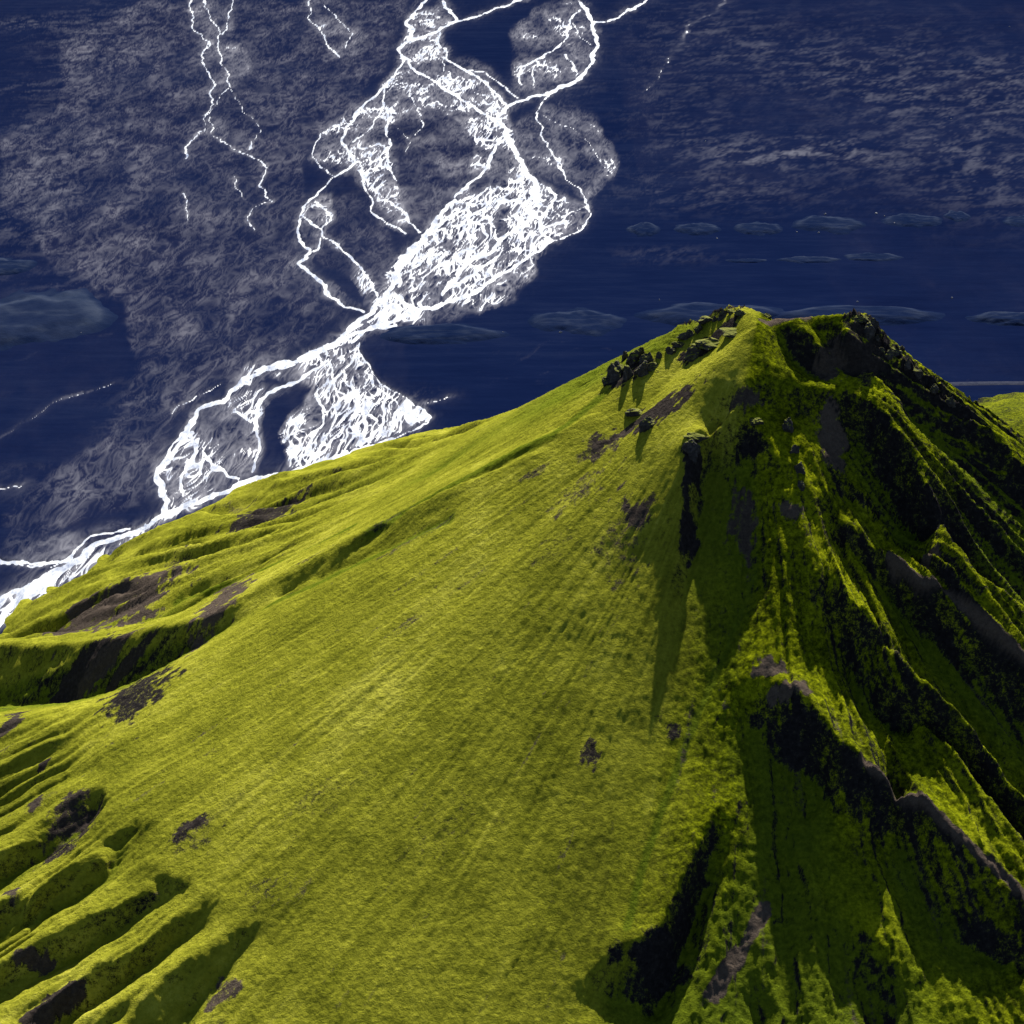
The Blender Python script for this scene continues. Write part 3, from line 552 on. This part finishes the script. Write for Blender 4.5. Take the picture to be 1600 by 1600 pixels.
    for px, py, rx, ry, amt in STREAK:
        c = G([(px, py)])[0]; c1 = G([(px, py+ry)])[0]; k = .000312*math.hypot(c[1], CAM_Z)
        d = np.hypot((X-c[0])/(rx*k), (Y-c[1])/abs(c1[1]-c[1]))
        sil = sil+.42*amt*np.exp(-d*d*.7)*sstep(.0, .55, s1+.35*(mar-.35)+.12*lines)
    sil = np.clip(sil+.06*sstep(.2, .6, s1)*sstep(.0, .5, fbm(X/300, Y/500, 2, 281)), 0, 1)
    put('plain', grid_mesh('plain', X, Y, z, {'silt': sil, 'brown': br, 'veg': np.zeros(X.shape)}), M_SAND, 'structure')
    xs = np.array([-1400, 1400.]); yr = np.array([900., 4200.])
    XX, YY = np.meshgrid(xs, yr); put('river', grid_mesh('river', XX, YY, XX*0), M_WATER, 'structure')
build_plain()

# ---------------------------------------------------------------- low moraine hills on the plain
def hill(px0, px1, py0, py1, hgt, seed, rimw=1.0):
    (xa, ya), (xb, yb) = G([((px0+px1)/2, py1)])[0], G([((px0+px1)/2, py0)])[0]
    k = .000312*math.hypot(ya, CAM_Z); cx, cy = (xa+xb)/2, (ya+yb)/2; rx = (px1-px0)/2*k*1.35; ry = abs(yb-ya)/2*1.15
    g = np.linspace(-1, 1, 90); U, V = np.meshgrid(g, np.linspace(-1, 1, 60))
    X = cx+U*rx; Y = cy+V*ry
    d = np.hypot(U+.10*fbm(U*2+seed, V*1.5, 3, seed), V*(1+.25*U*U)+.34*fbm(U*2.2, V*1.5+seed, 4, seed+9)); d = d/.84
    H = hgt*(sstep(1.0, .45, d)-.06)+.10*hgt*fbm(U*4, V*3, 4, seed+3)*(d < .9)
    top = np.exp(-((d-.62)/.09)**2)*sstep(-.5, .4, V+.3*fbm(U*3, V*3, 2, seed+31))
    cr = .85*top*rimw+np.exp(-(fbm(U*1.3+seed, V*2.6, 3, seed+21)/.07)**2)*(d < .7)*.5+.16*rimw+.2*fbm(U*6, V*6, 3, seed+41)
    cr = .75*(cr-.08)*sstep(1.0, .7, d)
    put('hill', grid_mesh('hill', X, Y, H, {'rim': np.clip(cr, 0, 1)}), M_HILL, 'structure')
for i, a in enumerate([(975, 1035, 345, 375, 8), (1048, 1130, 346, 372, 9), (1142, 1228, 345, 372, 9), (1230, 1362, 335, 370, 10), (1370, 1480, 332, 360, 9), (1470, 1520, 328, 350, 7), (1562, 1640, 335, 360, 8),
                       (1125, 1205, 404, 413, 5), (1205, 1320, 400, 414, 6), (1310, 1420, 394, 412, 6), (985, 1240, 472, 515, 16), (1200, 1478, 476, 514, 17), (1508, 1660, 487, 514, 14), (815, 990, 478, 530, 10), (582, 802, 503, 545, 12), (-90, 192, 446, 556, 20), (-60, 60, 400, 436, 10)]):
    hill(*a[:4], a[4]*.34, seed=300+i*7, rimw=2.6 if i == 15 else 1.0)

# ---------------------------------------------------------------- mossy rise and gravel road beyond the right-hand spur
def rise():
    x0, y0 = G([(1640, 660)])[0]; g = np.linspace(-1, 1, 120); U, V = np.meshgrid(g, g)
    X = x0+U*90; Y = y0+V*75; d = np.hypot(U, V)+.18*fbm(U*2, V*2, 3, 401); H = 14*(sstep(1, .1, d)-.08)+.8*fbm(U*9, V*9, 4, 403)
    put('hill', grid_mesh('hill', X, Y, H, {'streak': d*0-.8, 'moss': .75-.6*sstep(.6, 1, d)+.5*fbm(U*6, V*6, 3, 405), 'soil': d*0, 'grass': d*0+.25, 'lime': d*0+.3}), M_MTN, 'structure')
rise()
def mat_gravel():
    t = NT('road_gravel'); return t.out(t.ramp(t.noise(.3, 5, .6), [(.3, (.012, .016, .036)), (.7, (.030, .034, .055))]), 1, None, .05)
def road():
    p = G([(1440, 603), (1500, 601), (1560, 600), (1620, 600), (1720, 602), (1900, 610)]); t = np.linspace(0, 5, 80)
    cx = np.interp(t, range(6), p[:, 0]); cy = np.interp(t, range(6), p[:, 1])
    prof = [(-5, .5), (-3.4, 1.15), (0, 1.22), (3.4, 1.15), (5, .5)]
    put('road', grid_mesh('road', np.stack([cx]*5), np.stack([cy+w_ for w_, _ in prof]), np.stack([cx*0+z for _, z in prof])), mat_gravel(), 'structure')
road()

# ---------------------------------------------------------------- crags and boulders
import bmesh
def rock_mesh(seed, sx, sy, sz, sub=3, cuts=14, jag=.16):
    rnd = random.Random(seed); bm = bmesh.new(); bmesh.ops.create_icosphere(bm, subdivisions=sub, radius=1)
    pl = []
    for _ in range(cuts):
        v = Vector((rnd.gauss(0, 1), rnd.gauss(0, 1), rnd.gauss(0, .7))).normalized(); pl.append((v, rnd.uniform(.42, .82)))
    for v in bm.verts:
        for n, d in pl:
            k = v.co.dot(n)-d
            if k > 0: v.co -= n*k*.92
        a = np.array([v.co.x*2.3+seed]); b = np.array([v.co.y*2.3+v.co.z*3.1])
        v.co *= 1+jag*float(fbm(a, b, 3, seed)[0])
        tp = .5+.5*max(v.co.z, -.2); v.co.x *= 1.15-.35*tp; v.co.y *= 1.15-.35*tp
        v.co = Vector((v.co.x*sx, v.co.y*sy, v.co.z*sz))
    me = bpy.data.meshes.new('rock'); bm.to_mesh(me); bm.free(); return me
CRAGS = [  # px, py of the foot, width and height in photo pixels, label
 (962, 590, 17, 36, 'dark pointed rock pinnacle at the outer end of the summit bench'), (982, 590, 15, 22, 'low dark rock tooth next to the pointed pinnacle'), (993, 562, 24, 24, 'jagged dark crag on the skyline behind the rock teeth'),
 (976, 562, 9, 13, 'thin dark rock spike on the skyline above the pointed pinnacle'), (1003, 584, 18, 24, 'squat dark rock tooth leading towards the pale slab'), (1022, 575, 18, 9, 'pale flat rock slab on the mossy bench'),
 (1086, 558, 26, 20, 'blocky dark boulder under the dark ledge below the summit'), (1110, 540, 46, 14, 'long dark rock ledge below the back summit knoll'), (1145, 520, 30, 9, 'narrow dark rock ledge running up to the summit edge'), (1072, 530, 18, 12, 'dark rocks at the left foot of the back summit knoll'),
 (1103, 503, 22, 12, 'dark rock knob on the left shoulder of the back summit'), (1144, 490, 12, 7, 'small rock on the top of the back summit'), (1200, 497, 10, 7, 'small dark rock where the back summit meets the crest'),
 (1357, 524, 16, 30, 'tall dark rock buttress closing the flat summit crest'), (1364, 512, 10, 15, 'dark rock horn above the tall buttress'), (1398, 552, 15, 11, 'dark rock lump on the skyline below the buttress'), (1408, 548, 7, 8, 'tiny rock spike on the skyline beside a dark lump'),
 (1079, 706, 20, 28, 'dark crag at the corner of the sharp shaded edge'), (1088, 685, 26, 10, 'pale mossy rock lip on top of the shaded edge'), (1012, 668, 24, 22, 'dark rock step in the mossy flank below the summit'), (992, 648, 26, 12, 'long low rock outcrop above the dark rock step'),
 (1233, 672, 16, 20, 'upper dark rock tower on the rocky spur'), (1242, 708, 13, 16, 'middle dark rock tower on the rocky spur'), (1250, 738, 14, 18, 'lower dark rock tower on the rocky spur'), (1253, 765, 12, 14, 'last dark rock of the rocky spur above the bare ash knob'), (1182, 664, 16, 8, 'flat dark rock at the head of the mossy bowl'),
]
rr_ = random.Random(5)
for px, py in [(950, 597), (970, 580), (1012, 562), (1030, 556), (1050, 548), (1062, 540), (1080, 522), (1092, 516), (1118, 500), (1130, 493), (1158, 489)]:
    CRAGS.append((px, py+3, rr_.uniform(9, 17), rr_.uniform(8, 15), 'small dark rock in the broken row along the back summit skyline'))
for px, py in [(1340, 498), (1350, 503), (1370, 530), (1378, 548), (1388, 556), (1418, 572), (1432, 585), (1460, 612), (1484, 632)]:
    CRAGS.append((px, py+3, rr_.uniform(8, 15), rr_.uniform(7, 14), 'small dark rock on the broken rim falling away past the buttress'))
for i, (px, py, wd, ht, lab) in enumerate(CRAGS):
    x, y, z = hit(px, py); k = .000312*math.hypot(y, CAM_Z-z)
    me = rock_mesh(500+i, wd*k*.95, max(wd, ht)*k*.7, ht*k*.85, 4, 16, .34)
    o = put('rock_outcrop' if wd > 9 else 'rock', me, M_ROCK, None, lab, 'rock', 'rocks along the summit and its edges')
    o.location = (x, y+1, z+ht*k*.10); o.rotation_euler = (0, 0, random.Random(i).uniform(-.5, .5))
def mat_boulder():
    t = NT('pale_boulder'); return t.out(t.ramp(t.noise(.8, 5, .6), [(.3, (.12, .12, .14)), (.7, (.36, .36, .38))]), .9, None, .2)
M_BLD = mat_boulder(); bmesh_pool = [rock_mesh(700+i, 1, .9, .75, 2, 9, .2) for i in range(4)]
for m in bmesh_pool: m.materials.append(M_BLD)
BOULD = [(1369, 335, 'dark hillock row'), (1382, 339, 0), (1397, 351, 0), (1200, 352, 0), (1245, 364, 0), (1279, 365, 0), (1289, 336, 0), (1120, 374, 0), (1486, 187, 0), (1577, 43, 0), (74, 483, 0), (127, 522, 0), (702, 525, 0), (610, 531, 0), (786, 521, 0), (876, 521, 0), (1487, 467, 0), (1102, 222, 0), (920, 350, 0), (1340, 473, 0), (40, 520, 0), (1030, 470, 0)]
for i, (px, py, _) in enumerate(BOULD):
    x, y = G([(px, py)])[0]; o = put('boulder', bmesh_pool[i % 4], None, None, 'small pale boulder lying alone on the dark sand plain', 'boulder', 'boulders scattered over the plain')
    r = random.Random(i).uniform(1.0, 1.9); o.scale = (r, r, r); o.location = (x, y, 1.1); o.rotation_euler = (0, 0, i*1.7)
print('BUILT', sum(len(o.data.polygons) for o in scene.objects if o.type == 'MESH'))
